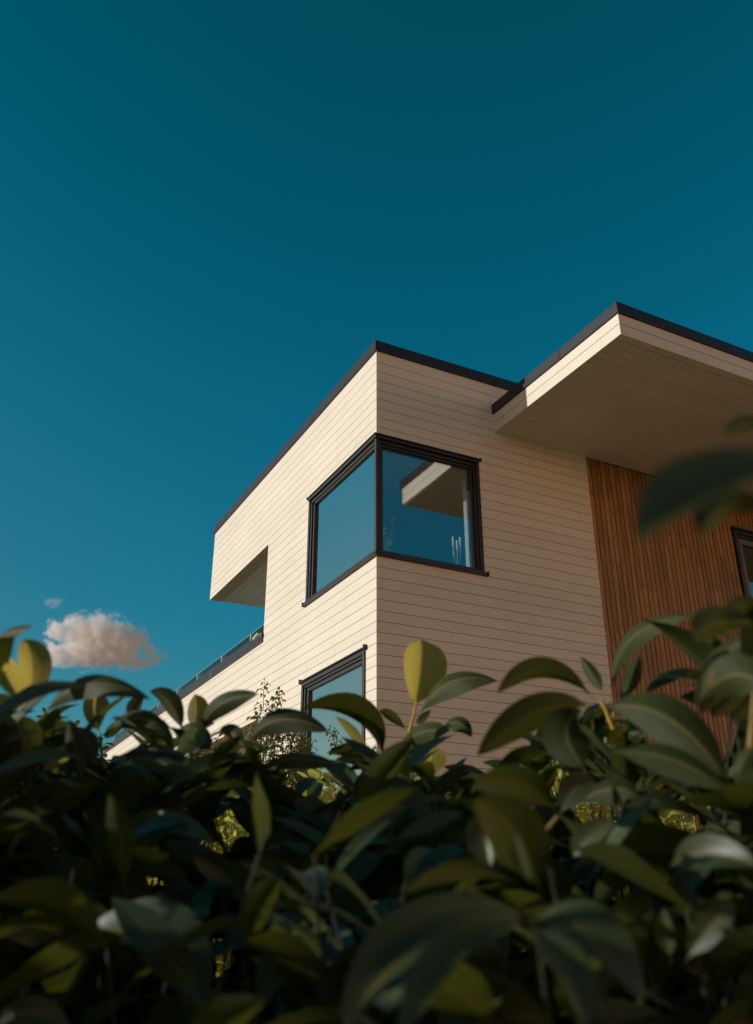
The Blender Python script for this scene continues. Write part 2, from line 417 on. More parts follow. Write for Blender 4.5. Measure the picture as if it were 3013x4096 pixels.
# soffit of the jutting upper storey and of the porch under the terrace: boards that run along the wall
def soffit_y(name, z, y0, y1, x1, pitch, label):
    m = MB(); m.box(.0205, .135, y0, y1, z, z + .02)
    x = .147
    while x < x1:
        m.box(x, min(x + pitch - .007, x1), y0, y1, z + .002, z + .02); x += pitch
    o = m.build(name, M['soffit'], house); o['label'] = label
    b = MB(); b.box(.0205, x1, y0, y1, z + .0215, z + .12); b.build('soffit_backing', M['backing'], house)
soffit_y('soffit', ZN + .003, YN + .001, YE - .003, 5.0, .2, 'shaded soffit under the jutting upper storey')
soffit_y('soffit', ZL + .003, YN + .001, YFAR, 4.0, .13, 'shaded soffit under the terrace')
m = MB(); m.box(4.0, 4.2, YN, YFAR, GROUND_Z, ZL + .12); m.build('porch_wall', M['siding'], house)
m = MB()
for a, b in zip(lines, lines[1:]):
    if a < ZL: m.box(.25, 4.0, YN - .018, YN, a + .003, min(b - .003, ZL))
m.build('wall', M['siding'], house)['label'] = 'cream boarded return wall of the porch'

# ---- the big canopy over the wood clad wall
can = MB()
m1, m2 = 5.922, ZOC - .004
for z0, z1 in ((ZOB, m1 - .004), (m1 + .004, m2)):
    can.box(XOH, XOH + .02, YOH, -.0005, z0, z1)
    can.box(XOH + .0205, XEND, YOH, YOH + .02, z0, z1)
can.build('canopy_fascia', M['siding'], house)
m = MB(); m.box(XOH + .0215, XEND, YOH + .0215, -.001, ZOB + .028, ZOT - .03); m.build('canopy_core', M['backing'], house)
m = MB(); m.box(XOH + .021, XEND, YOH + .0205, YOH + .10, ZOB + .004, ZOB + .026)
y = YOH + .108
while y < -.02:
    m.box(XOH + .021, XEND, y, min(y + .1255 - .005, -.001), ZOB + .002, ZOB + .026); y += .1255
m.build('canopy_soffit', M['soffit'], house)
m = MB()
for a, b in ((YOH - .03, -1.45), (-1.446, -.0008)): m.box(XOH - .03, XOH + .16, a, b, ZOC, ZOT)
for a, b in ((XOH + .1605, 4.6), (4.604, 8.3), (8.304, XEND)): m.box(a, b, YOH - .0295, YOH + .16, ZOC, ZOT - .002)
m.build('canopy_coping', M['coping'], house, bevel=.004)

# ---- wood cladding of narrow upright slats
m = MB(); x = XWOOD + .006; P = .0845
while x < XEND - .1:
    z = GROUND_Z - random.random() * 1.5
    while z < ZOB:
        z2 = z + random.uniform(1.8, 4.2)
        a, b = max(z, GROUND_Z), min(z2, ZOB - .001)
        if b - a > .05:
            for s, e, c, d in cut(x, x + P - .014, a + .001, b - .001, [(DX0, DX1, DZ0, DZ1)]):
                dy = random.uniform(0, .003); m.box(s, e, .008 + dy, .034, c, d)
        z = z2
    x += P
m.build('wood_cladding', M['wood'], house)
m = MB()
for s, e, c, d in cut(XWOOD + .001, XEND, GROUND_Z, ZOB, [(DX0, DX1, DZ0, DZ1)]): m.box(s, e, .036, .24, c, d)
m.build('cladding_membrane', M['membrane'], house)

# ---- windows
def pane(parent, plane, u0, u1, z0, z1, t, tilt=0.0):
    m = MB(); k = t + tilt
    if plane == 'x':
        for o_ in (0, .006): m.face([(t + o_, u0, z0), (k + o_, u1, z0), (k + o_, u1, z1), (t + o_, u0, z1)])
    else:
        for o_ in (0, .006): m.face([(u0, t + o_, z0), (u1, k + o_, z0), (u1, k + o_, z1), (u0, t + o_, z1)])
    # close the rim so the pane is a real sheet
    f = m.v
    for a, b in ((0, 1), (1, 2), (2, 3), (3, 0)): m.face([f[a], f[b], f[4 + b], f[4 + a]])
    m2 = MB(); m2.v = m.v; m2.f = m.f[:1] ; m2.uv = m.uv[:1]; m2.mi = m.mi[:1]
    m2.v = m.v[:4]
    return m2.build('pane', M['glass'], parent)

def casing(m, plane, u0, u1, z0, z1, steps):
    """stepped rectangular frame; steps = (inset from, inset to, front, back)"""
    for a, b, f, k in steps:
        def bx(ua, ub, za, zb):
            if plane == 'x': m.box(f, k, ua, ub, za, zb)
            else: m.box(ua, ub, f, k, za, zb)
        bx(u0 + a, u1 - a, z1 - b, z1 - a); bx(u0 + a, u1 - a, z0 + a, z0 + b)
        bx(u0 + a, u0 + b, z0 + b, z1 - b); bx(u1 - b, u1 - a, z0 + b, z1 - b)

win = MB()
fr = .075
# left leaf: head, sill, jamb; right leaf: the same; corner post
HZ, SZ = ZW1, ZW0
# head trim with drip flashing
win.box(-.030, .05, -.030, YW, HZ - .055, HZ - .012); win.box(.0505, XW, -.0295, .05, HZ - .055, HZ - .012)
win.box(-.045, .02, -.045, YW + .02, HZ - .0115, HZ + .004); win.box(.0205, XW + .02, -.0445, .02, HZ - .0115, HZ + .004)
win.box(-.045, .0, YW + .0205, YW + .032, HZ - .02, HZ + .022); win.box(XW + .0205, XW + .032, -.0445, 0, HZ - .02, HZ + .022)
# second and third steps of the head
win.box(.004, .09, .006, YW - .03, HZ - .10, HZ - .0555); win.box(.0905, XW - .03, .0045, .09, HZ - .10, HZ - .0555)
win.box(.022, .11, .024, YW - .05, HZ - .135, HZ - .1005); win.box(.1105, XW - .05, .0225, .11, HZ - .135, HZ - .1005)
# jambs
for a, b, f in ((0, .05, -.02), (.0505, .085, -.002), (.0855, .125, .022)):
    win.box(f, .12, YW - b, YW - a, SZ + .06, HZ - .056 if a == 0 else HZ - .1005)
    win.box(XW - b, XW - a, f, .12, SZ + .06, HZ - .056 if a == 0 else HZ - .1005)
# corner post
win.box(-.012, .035, -.012, .035, SZ + .06, HZ - .0555)
win.box(.0355, .088, .004, .088, SZ + .06, HZ - .136); win.box(.004, .035, .0355, .05, SZ + .06, HZ - .136)
# bottom rail
win.box(.012, .11, .012, YW - .05, SZ + .0605, SZ + .085); win.box(.1105, XW - .05, .0125, .11, SZ + .0605, SZ + .085)
wo = win.build('window', M['frame'], house, bevel=.003); wo['label'] = 'black framed corner window of the upper storey'
s = MB()
s.box(-.055, .03, -.055, YW + .03, SZ - .004, SZ + .014); s.box(-.03, .0355, -.03, YW, SZ + .0145, SZ + .0595)
s.box(.0305, XW + .03, -.0545, .03, SZ - .004, SZ + .014); s.box(.036, XW, -.0295, .0355, SZ + .0145, SZ + .0595)
s.box(-.055, .0, YW + .0305, YW + .042, SZ - .012, SZ + .05); s.box(XW + .0305, XW + .042, -.0545, 0, SZ - .012, SZ + .05)
s.build('sill', M['coping'], wo, bevel=.003)
for t, tl in ((.05, 0.0), (.074, .011)):
    pane(wo, 'x', .05, YW - .08, SZ + .07, HZ - .10, t, tl)
    pane(wo, 'y', .088, XW - .08, SZ + .07, HZ - .10, t, -tl)
s = MB(); s.box(.125, .34, .125, YW, SZ + .035, SZ + .065); s.box(.3405, XW, .125, .34, SZ + .035, SZ + .065)
s.box(XW - .03, XW - .012, .126, .34, SZ + .066, HZ - .137); s.box(.126, .34, YW - .03, YW - .012, SZ + .066, HZ - .137)
s.build('inner_sill', M['inner_sill'], wo)

lw = MB()
casing(lw, 'x', LY0, LY1, LZ0, LZ1, ((0, .05, -.022, .12), (.0505, .08, .0, .12), (.0805, .125, .025, .12)))
lw.box(-.05, .01, LY0 - .02, LY1 + .02, LZ1 + .0005, LZ1 + .018)
for yy in (LY0 - .0325, LY1 + .0205): lw.box(-.05, -.001, yy, yy + .012, LZ1 - .012, LZ1 + .05)
lo = lw.build('window', M['frame'], house, bevel=.003); lo['label'] = 'black framed window of the lower storey'
s = MB(); s.box(-.055, .03, LY0 - .03, LY1 + .03, LZ0 - .02, LZ0 - .0005); s.build('sill', M['coping'], lo, bevel=.003)
for t, tl in ((.05, 0.0), (.074, .004)): pane(lo, 'x', LY0 + .10, LY1 - .10, LZ0 + .10, LZ1 - .10, t, tl)

dw = MB()
casing(dw, 'y', DX0, DX1, DZ0, DZ1, ((0, .06, -.02, .14), (.0605, .10, .002, .14)))
dw.box(DX0 - .03, DX1 + .03, -.05, .0, DZ1 + .0005, DZ1 + .03)
do = dw.build('window', M['frame'], house, bevel=.003); do['label'] = 'black framed window in the wood clad wall'
g_ = MB(); casing(g_, 'y', DX0 + .105, DX1 - .105, DZ0 + .105, DZ1 - .105, ((0, .09, .03, .12),)); g_.box(DX0 + .98, DX0 + 1.04, .03, .12, DZ0 + .2, DZ1 - .2)
g_.build('sash', M['frame_grey'], do, bevel=.003)
pane(do, 'y', DX0 + .19, DX1 - .19, DZ0 + .19, DZ1 - .19, .07)

# ---- terrace edge: black fascia, low glass, steel posts
bal = MB()
for a, b in ((YN + .002, 6.196), (6.2, 9.3), (9.304, 12.4), (12.404, YFAR)): bal.box(-.032, .2, a, b, ZB - .003, ZBT)
bo = bal.build('balcony', M['coping'], house, bevel=.003); bo['label'] = 'terrace edge with black fascia and low clear glass'
ys = [YN + .02, 4.396, 5.834, 7.249, 8.6, 10.07, 11.5, 12.95, 14.4]
for a, b in zip(ys, ys[1:]):
    g = MB(); g.box(.045, .055, a + .012, b - .012, ZBT + .002, ZBT + .158); gp = g.build('glass_panel', M['rail_glass'], bo); g = MB(); g.box(.044, .056, a + .012, b - .012, ZBT + .1585, ZBT + .166); g.build('edge', M['pale_glass_edge'], gp)
for a in ys[1:]:
    g = MB(); g.box(.035, .065, a - .010, a + .010, ZBT + .001, ZBT + .156); g.build('post', M['post'], bo)

# ---- small fitting on the terrace end
sec = empty('security_camera', 'tiny pale security camera at the inner end of the black terrace edge', 'camera')
m = MB(); m.box(-.048, -.0325, 3.69, 3.735, 3.70, 3.755); m.build('mount', M['pale_plastic'], sec, bevel=.003)
m = MB(); m.tube([(-.05, 3.71, 3.735), (-.075, 3.725, 3.73), (-.09, 3.74, 3.715)], [.008, .008, .008]); m.build('arm', M['pale_plastic'], sec)
m = MB(); m.tube([(-.085, 3.70, 3.75), (-.10, 3.75, 3.715), (-.118, 3.80, 3.68)], [.018, .02, .02], 10); m.build('camera_body', M['pale_plastic'], sec)

# ------------------------------------------------------------------ things on the window sills
IS = SZ + .065
cb = empty('candelabra', 'three armed metal candelabra with white candles behind the right pane of the upper window', 'candelabra')
m = MB(); bx, by = 1.205, .17
m.lathe(bx, by, [(.045, IS), (.045, IS + .006), (.014, IS + .014), (.006, IS + .03), (.006, IS + .06)])
arms = []
for dx, zt_ in ((-.052, 4.075), (.004, 4.035), (.052, 4.085)):
    arms.append((bx + dx, zt_))
    m.tube([(bx - dx * .35, by, IS + .03), (bx - dx * .1, by, IS + .09), (bx + dx * .7, by, IS + .15), (bx + dx, by, zt_ - .05), (bx + dx, by, zt_)], [.005, .005, .0045, .0045, .005], 8)
    m.lathe(bx + dx, by, [(.006, zt_ - .005), (.014, zt_), (.014, zt_ + .025), (.010, zt_ + .026)], 12)
m.build('arm', M['brass'], cb, smooth=True)
for x_, z_ in arms:
    m = MB(); m.lathe(x_, by, [(.0115, z_ + .02), (.0115, z_ + .15), (.009, z_ + .153), (.001, z_ + .155)], 12); c_ = m.build('candle', M['wax'], cb, smooth=True)
for k, (yy, h) in enumerate(((1.42, .17), (1.335, .13))):
    t_ = empty('taper_candle', ('taller' if k == 0 else 'shorter') + ' of two thin white candles low in the left pane of the upper window', 'candle', 'thin candles in the left pane')
    m = MB(); m.lathe(.20, yy, [(.022, IS), (.022, IS + .004), (.008, IS + .012), (.011, IS + .05), (.007, IS + .051)], 12); m.build('holder', M['steel'], t_, smooth=True)
    m = MB(); m.lathe(.20, yy, [(.009, IS + .048), (.009, IS + h), (.001, IS + h + .004)], 10); m.build('candle', M['wax'], t_, smooth=True)

# ------------------------------------------------------------------ leaves
def leaf_into(mb, P0, P1, P2, width, facing, roll=0.0, fold=.35, ns_=9, blunt=.5, petiole=.12, mi_p=None, wave=.0, tw=0.0):
    """blade along the curve P0 P1 P2; `facing` is where its upper side looks before rolling; petiole as a thin stalk"""
    rows, uvs = [], []
    ts = [-1, -.55, -.09, .09, .55, 1]
    prev = None
    for i in range(ns_ + 1):
        s_ = i / ns_
        p = P0 * (1 - s_) ** 2 + P1 * 2 * s_ * (1 - s_) + P2 * s_ * s_
        t = ((P1 - P0) * (1 - s_) + (P2 - P1) * s_)
        t.normalize()
        nn = facing - t * facing.dot(t)
        if nn.length < 1e-4: nn = Vector((0, 0, 1)) - t * t.z
        nn.normalize()
        b = t.cross(nn)
        r_ = roll + tw * (s_ - .5)
        B = b * math.cos(r_) + nn * math.sin(r_); Nn = nn * math.cos(r_) - b * math.sin(r_)
        q = max(0.0, (s_ - petiole) / (1 - petiole))
        if s_ < petiole: wv = .018
        else:
            ea, eb = .70 + .25 * blunt, 1.25 - .85 * blunt
            qm = ea / (ea + eb)
            wv = max(.02, (q ** ea) * ((1 - q) ** eb) / (qm ** ea * (1 - qm) ** eb))
        if i == ns_: wv = .004
        wd = width * .5 * wv
        row, ur = [], []
        for tt in ts:
            z_ = abs(tt) * fold * wd + (wave * width * math.sin(9 * s_ + (1 if tt > 0 else 2.2)) * abs(tt) ** 2 if s_ > petiole else 0)
            row.append(p + B * (tt * wd) + Nn * z_); ur.append((tt if s_ >= petiole else 0, s_))
        rows.append(row); uvs.append(ur)
    mb.grid(rows, uvs, 0)

LREAL = .093
hedge = empty('laurel_hedge', 'dark glossy broad leaved evergreen hedge filling the foreground, blurred where nearest', 'hedge')

def shoot(stem_pts, rad, leaves, stem=None):
    """one twig of the hedge with its own leaves; readings in the photo's 1652-wide frame, d in metres"""
    st = MB()
    pts = [pt(*p) for p in stem_pts]
    st.tube(pts, [.62 * rad * (1 - .5 * i / max(1, len(pts) - 1)) for i in range(len(pts))], 8)
    so_ = st.build('shoot', stem or M['stem'], hedge, smooth=True)
    for lf in leaves:
        (bx_, by_), (cx_, cy_), (tx_, ty_), wpx, d0, d1, opt = lf
        P0, P1, P2 = pt(bx_, by_, d0), pt(cx_, cy_, opt.get('dc', (d0 + d1) / 2)), pt(tx_, ty_, d1)
        d = (d0 + d1) / 2
        rl = opt.get('roll', 0)
        if max(by_, cy_, ty_) < 1790 and rl < 100 and not opt.get('top'): rl += 180
        roll = R(rl)
        wreal = (1 if opt.get('y') else .86) * wpx * K / FPX * d / max(.3, abs(math.cos(roll)))
        mid = (P0 + P1 * 2 + P2) / 4
        face = (CAM - mid).normalized()
        mb = MB()
        leaf_into(mb, P0, P1, P2, wreal, face, roll, opt.get('fold', .35) + .12, 16, opt.get('blunt', .5), opt.get('pet', .1), wave=opt.get('wave', .03), tw=R(opt.get('tw', 0)))
        lo_ = mb.build('leaf', M['leaf_lit' if opt.get('y') else 'leaf'], so_, smooth=True)
    return so_

# readings taken in three strips of the photo, each mapped to the 1652-wide frame
def A(x, y): return (x * .3651, 1315.9 + y * .3651)
def B(x, y): return (548.3 + x * .3651, 1315.9 + y * .3651)
def Cc(x, y): return (1048.9 + x * .3651, 1315.9 + y * .3651)
def E(x, y): return (1370.7 + x * .21975, 877.3 + y * .21975)
def F(x, y): return (x * .3651, 1779.8 + y * .3651)
def G(x, y): return (548.3 + x * .3651, 1779.8 + y * .3651)
def H(x, y): return (1048.9 + x * .3651, 1779.8 + y * .3651)
W = .3651
def lf(fn, b, c, t, w, d0, d1=None, **o): return (fn(*b), fn(*c), fn(*t), w * W, d0, d1 if d1 is not None else d0, o)
def st(fn, *pts): return [(*fn(x, y), d) for x, y, d in pts]
BK = 180   # roll that shows the underside

shoot(st(B, (900, 1250, 1.25), (925, 1000, 1.24), (955, 800, 1.22), (985, 690, 1.2), (1000, 610, 1.2)), .0042, [
    lf(B, (965, 760), (1010, 560), (1030, 236), 262, 1.2, 1.24, fold=.45, blunt=.85, pet=.3, roll=-24, y=1, top=1),
    lf(B, (1000, 720), (1150, 380), (1490, 490), 150, 1.2, 1.12, roll=42, dc=1.14),
    lf(B, (950, 790), (850, 700), (785, 655), 70, 1.2, 1.1, roll=20),
    lf(B, (985, 740), (1050, 720), (1085, 660), 55, 1.2, 1.3, roll=-20),
    lf(B, (870, 940), (990, 740), (1200, 790), 140, 1.15, 1.0, roll=25),
    lf(B, (1140, 790), (1260, 660), (1330, 825), 105, 1.12, 1.05, roll=30),
    lf(B, (1050, 1110), (1080, 980), (1100, 880), 150, 1.35, 1.42, roll=215, fold=.2, blunt=.7, y=1),
    lf(B, (900, 960), (1010, 870), (1150, 800), 70, 1.16, 1.05, roll=50)], M['yellow_stem'])
shoot(st(B, (800, 1260, 1.05), (790, 1100, 1.05), (790, 960, 1.05)), .003, [
    lf(B, (800, 985), (790, 560), (300, 655), 170, 1.05, .98, roll=28, fold=.5, tw=40),
    lf(B, (745, 985), (640, 800), (515, 700), 60, 1.08, 1.1, roll=215, fold=.1, y=1),
    lf(B, (765, 1275), (800, 1170), (865, 1040), 130, 1.2, 1.28, roll=215, blunt=.6, y=1),
    lf(B, (780, 1290), (930, 1140), (1160, 1085), 140, .95, .9, roll=15),
    lf(B, (790, 1010), (690, 870), (460, 920), 100, 1.05, 1.0, roll=30),
    lf(B, (820, 1000), (720, 1040), (640, 1200), 150, 1.0, .92, roll=0)])
shoot(st(B, (-60, 1100, .95), (-40, 960, .95), (-10, 880, .95)), .003, [
    lf(B, (-30, 900), (120, 590), (475, 795), 170, .95, .9, roll=22, fold=.3),
    lf(B, (20, 1045), (250, 880), (545, 1005), 110, .92, .86, roll=30),
    lf(B, (-20, 900), (-100, 760), (-190, 800), 120, .96, 1.0, roll=10),
    lf(B, (-40, 930), (40, 900), (70, 960), 90, .95, 1.0, roll=30)])
shoot(st(A, (1140, 1000, .98), (1160, 880, .98), (1180, 790, .98)), .003, [
    lf(A, (1190, 800), (1175, 680), (1172, 566), 130, .98, 1.02, roll=200, fold=.4, blunt=.8, y=1),
    lf(A, (1195, 820), (1250, 580), (1555, 565), 140, .98, .92, roll=20),
    lf(A, (1100, 810), (1050, 580), (900, 548), 130, .98, 1.0, roll=25, fold=.4),
    lf(A, (1030, 920), (1130, 700), (1262, 900), 170, .92, .88, roll=10, fold=.15, blunt=.7),
    lf(A, (1150, 800), (1210, 720), (1290, 740), 70, .98, 1.05, roll=20)])
shoot(st(A, (220, 1150, .85), (225, 900, .85), (235, 730, .85)), .003, [
    lf(A, (232, 735), (470, 330), (905, 600), 150, .8, .72, roll=38, fold=.35, dc=.74),
    lf(A, (500, 1130), (450, 900), (415, 715), 130, .7, .72, roll=15, fold=.35),
    lf(A, (250, 1045), (330, 930), (450, 850), 110, .85, .9, roll=205, y=1),
    lf(A, (560, 1000), (560, 880), (470, 765), 120, .72, .76, roll=30)])
shoot(st(A, (620, 1000, .95), (610, 880, .95), (605, 800, .95)), .003, [
    lf(A, (605, 805), (540, 690), (590, 545), 150, .95, .98, roll=-8, fold=.7, blunt=.6, y=1, top=1),
    lf(A, (770, 710), (790, 620), (865, 565), 95, 1.0, 1.03, roll=15),
    lf(A, (610, 815), (840, 580), (1045, 845), 140, .9, .85, roll=30, fold=.3),
    lf(A, (700, 945), (900, 830), (1140, 965), 110, .8, .75, roll=40),
    lf(A, (720, 940), (950, 950), (1130, 1020), 100, .75, .7, roll=40),
    lf(A, (620, 840), (680, 780), (760, 690), 80, .98, 1.05, roll=190)])
shoot(st(A, (150, 1180, .75), (140, 900, .75), (135, 650, .75)), .0035, [
    lf(A, (135, 655), (235, 430), (150, 235), 190, .75, .78, roll=-22, fold=.5, blunt=.6, y=1, top=1),
    lf(A, (120, 660), (70, 480), (-60, 330), 150, .75, .7, roll=200, fold=.5, y=1),
    lf(A, (-60, 260), (60, 170), (195, 160), 70, .7, .66, roll=45),
    lf(A, (60, 960), (60, 860), (-40, 730), 120, .72, .7, roll=25),
    lf(A, (225, 960), (190, 820), (110, 690), 120, .76, .76, roll=205, fold=.5, y=1),
    lf(A, (170, 1180), (190, 1060), (170, 930), 100, .72, .74, roll=180, fold=.3),
    lf(A, (120, 670), (20, 600), (-60, 620), 110, .75, .72, roll=20),
    lf(A, (60, 400), (0, 300), (-60, 280), 120, .7, .68, roll=20)])
shoot(st(Cc, (860, 1000, .8), (810, 760, .8), (760, 640, .8), (740, 600, .8)), .005, [
    lf(Cc, (710, 610), (400, 260), (110, 560), 150, .8, .72, roll=28, fold=.3),
    lf(Cc, (800, 600), (790, 110), (1310, 92), 130, .78, .7, roll=220, fold=.3, dc=.76),
    lf(Cc, (755, 560), (690, 460), (615, 340), 95, .82, .86, roll=10),
    lf(Cc, (880, 600), (900, 470), (970, 325), 120, .78, .8, roll=15, fold=.5),
    lf(Cc, (985, 600), (1090, 410), (1290, 415), 85, .78, .82, roll=40),
    lf(Cc, (700, 640), (380, 560), (-10, 935), 240, .66, .6, roll=15, fold=.25),
    lf(Cc, (650, 640), (420, 750), (640, 1010), 330, .62, .58, roll=5, fold=.2),
    lf(Cc, (720, 650), (1150, 540), (1480, 1070), 330, .6, .52, roll=15, fold=.25),
    lf(Cc, (430, 930), (300, 900), (115, 1005), 110, .7, .68, roll=20),
    lf(Cc, (770, 915), (1150, 870), (1480, 1140), 220, .5, .46, roll=20, fold=.35)], M['yellow_stem'])
shoot(st(Cc, (900, 960, .84), (895, 800, .83), (880, 680, .82)), .0032, [
    lf(Cc, (890, 700), (870, 560), (900, 480), 60, .84, .9, roll=160)])
shoot(st(Cc, (1640, 900, .5), (1660, 600, .5), (1690, 220, .5)), .004, [
    lf(Cc, (1690, 190), (1500, 60), (1290, 210), 210, .5, .44, roll=195, fold=.45, blunt=.8, dc=.46),
    lf(Cc, (1700, 170), (1600, 20), (1490, 110), 110, .5, .46, roll=30),
    lf(Cc, (1290, 640), (1350, 330), (1700, 190), 150, .55, .5, roll=35, fold=.3),
    lf(Cc, (1300, 640), (1500, 330), (1750, 520), 300, .5, .46, roll=5, fold=.2),
    lf(Cc, (1560, 1100), (1560, 960), (1660, 880), 120, .45, .45, roll=20),
    lf(Cc, (1700, 420), (1520, 300), (1330, 690), 260, .52, .5, roll=20),
    lf(Cc, (1720, 480), (1560, 420), (1400, 700), 260, .54, .5, roll=10),
    lf(Cc, (1740, 560), (1620, 560), (1540, 700), 200, .55, .52, roll=15),
    lf(Cc, (1730, 120), (1640, 0), (1480, 60), 130, .5, .48, roll=25)])
shoot(st(E, (2300, 2200, .27), (2000, 1500, .27), (1700, 900, .27)), .003, [
    lf(E, (1800, 560), (900, 860), (110, 1400), 400, .21, .18, roll=-50, top=1, fold=.5, blunt=.45),
    lf(E, (1500, 1180), (1000, 840), (735, 1310), 230, .34, .32, roll=200, fold=.35, blunt=.7),
    lf(E, (1500, 260), (1200, 190), (985, 345), 120, .4, .38, roll=200, fold=.3)])
# the very near leaves along the bottom
shoot(st(G, (1800, 1300, .36), (1750, 900, .36), (1690, 620, .36)), .0018, [
    lf(G, (1690, 610), (1000, 560), (560, 1330), 360, .36, .3, roll=-40, fold=.5),
    lf(G, (1700, 640), (1250, 720), (900, 1400), 260, .33, .28, roll=-45, fold=.6),
    lf(G, (1460, 370), (1400, 180), (1420, -30), 230, .42, .44, roll=20, fold=.5),
    lf(G, (1660, 470), (1250, 170), (925, 495), 130, .4, .38, roll=45, fold=.3),
    lf(G, (1300, 400), (1340, 520), (1430, 670), 110, .4, .42, roll=25),
    lf(G, (1700, 450), (1620, 300), (1600, 130), 100, .36, .36, roll=30, fold=.4),
    lf(G, (1750, 500), (1650, 40), (1330, -60), 420, .42, .38, roll=0, fold=.2)], M['bark'])
shoot(st(H, (900, 1350, .36), (700, 1000, .36), (450, 640, .36)), .0018, [
    lf(H, (330, 650), (600, 560), (1000, 1150), 330, .36, .32, roll=45, fold=.3),
    lf(H, (300, 680), (560, 860), (640, 1300), 260, .34, .3, roll=38, fold=.3),
    lf(H, (560, 300), (620, 150), (820, 60), 170, .5, .5, roll=20),
    lf(H, (1150, 880), (1130, 760), (1120, 580), 130, .42, .42, roll=20, fold=.4),
    lf(H, (1150, 330), (1300, 180), (1700, 330), 230, .45, .4, roll=20),
    lf(H, (1250, 900), (1350, 700), (1550, 560), 200, .4, .4, roll=10)], M['bark'])
shoot(st(F, (300, 1400, .5), (350, 1000, .52), (420, 790, .55)), .004, [
    lf(F, (400, 790), (980, 520), (1180, 1240), 420, .52, .44, roll=42, fold=.35, blunt=.6),
    lf(F, (420, 800), (300, 620), (-40, 720), 190, .5, .48, roll=30),
    lf(F, (120, 1180), (150, 1050), (190, 900), 80, .5, .52, roll=20),
    lf(F, (-40, 1290), (150, 1130), (420, 1300), 200, .45, .42, roll=15),
    lf(F, (20, 330), (100, 170), (260, 30), 60, .6, .62, roll=40)])
shoot(st(F, (860, 800, .7), (860, 600, .7), (840, 420, .7)), .0035, [
    lf(F, (840, 420), (660, 200), (420, 480), 160, .7, .66, roll=30),
    lf(F, (1180, 470), (1000, 330), (830, 380), 130, .75, .8, roll=205, y=1),
    lf(F, (860, 590), (980, 470), (1190, 460), 70, .75, .74, roll=50),
    lf(F, (560, 230), (900, -20), (1300, 200), 170, .68, .62, roll=40),
    lf(F, (1480, 480), (1300, 300), (1150, 260), 150, .65, .65, roll=20)])
shoot(st(G, (450, 640, .75), (460, 300, .75), (470, 180, .75), (540, 0, .76)), .0035, [
    lf(G, (470, 250), (320, 380), (180, 180), 150, .75, .7, roll=25),
    lf(G, (680, 240), (560, 260), (470, 230), 80, .7, .68, roll=50),
    lf(G, (690, 260), (780, 250), (870, 250), 80, .7, .68, roll=50),
    lf(G, (120, 640), (260, 620), (320, 830), 260, .6, .56, roll=10, fold=.4),
    lf(G, (880, 590), (760, 560), (620, 700), 120, .6, .58, roll=40),
    lf(G, (840, 180), (1080, 110), (1290, 0), 110, .6, .62, roll=45),
    lf(G, (300, 320), (150, 240), (-60, 330), 160, .72, .68, roll=25),
    lf(G, (700, 160), (760, 60), (960, -30), 160, .7, .72, roll=20)])
shoot(st(Cc, (300, 1500, .55), (400, 1400, .55), (480, 1300, .55)), .004, [
    lf(Cc, (500, 1300), (250, 960), (-40, 1130), 250, .55, .5, roll=20, fold=.3),
    lf(Cc, (490, 1300), (540, 1130), (700, 1060), 200, .55, .56, roll=15),
    lf(Cc, (560, 1250), (800, 1050), (960, 1180), 170, .58, .54, roll=30)])

# the body of the hedge: everything that cannot be counted
SIL = [(-900, 1480), (-300, 1590), (0, 1600), (90, 1640), (200, 1670), (300, 1650), (400, 1640), (500, 1680), (560, 1720), (640, 1740), (720, 1740), (800, 1720), (900, 1690),
       (1000, 1760), (1070, 1770), (1150, 1660), (1250, 1620), (1350, 1620), (1430, 1700), (1480, 1820), (1550, 1800), (1580, 1640), (1652, 1540), (1800, 1470), (2400, 1450)]
def sil(x):
    for (x0, y0), (x1, y1) in zip(SIL, SIL[1:]):
        if x0 <= x <= x1: return y0 + (y1 - y0) * (x - x0) / (x1 - x0)
    return 1560
# places where the hedge is thin enough to look through
GAPS = [(520, 1815, 38), (470, 1850, 26), (330, 1895, 52), (385, 1925, 34), (720, 1745, 28), (1290, 1775, 52), (1235, 1740, 34), (1495, 1800, 42), (485, 2105, 44), (460, 2060, 30), (1365, 1957, 36), (1440, 1880, 24), (1000, 1862, 22), (1625, 2130, 40), (640, 1690, 36), (215, 1630, 40), (90, 1990, 18), (750, 2080, 12), (1560, 1610, 70), (1140, 2090, 25)]
_g = random.Random(77)
GAPS += [(_g.uniform(10, 1640), _g.uniform(1740, 2200), _g.uniform(9, 22)) for _ in range(34)]
def in_gap(p):
    r = p - CAM; z = r.dot(FW)
    if z < .3: return False
    x, y = (1506.5 + FPX * r.dot(RT) / z) / K, (2048 - FPX * r.dot(UP) / z) / K
    return any((x - gx) ** 2 + (y - gy) ** 2 < (gr * .95) ** 2 for gx, gy, gr in GAPS)
fol, twig = MB(), MB()
rnd = random.Random(5)
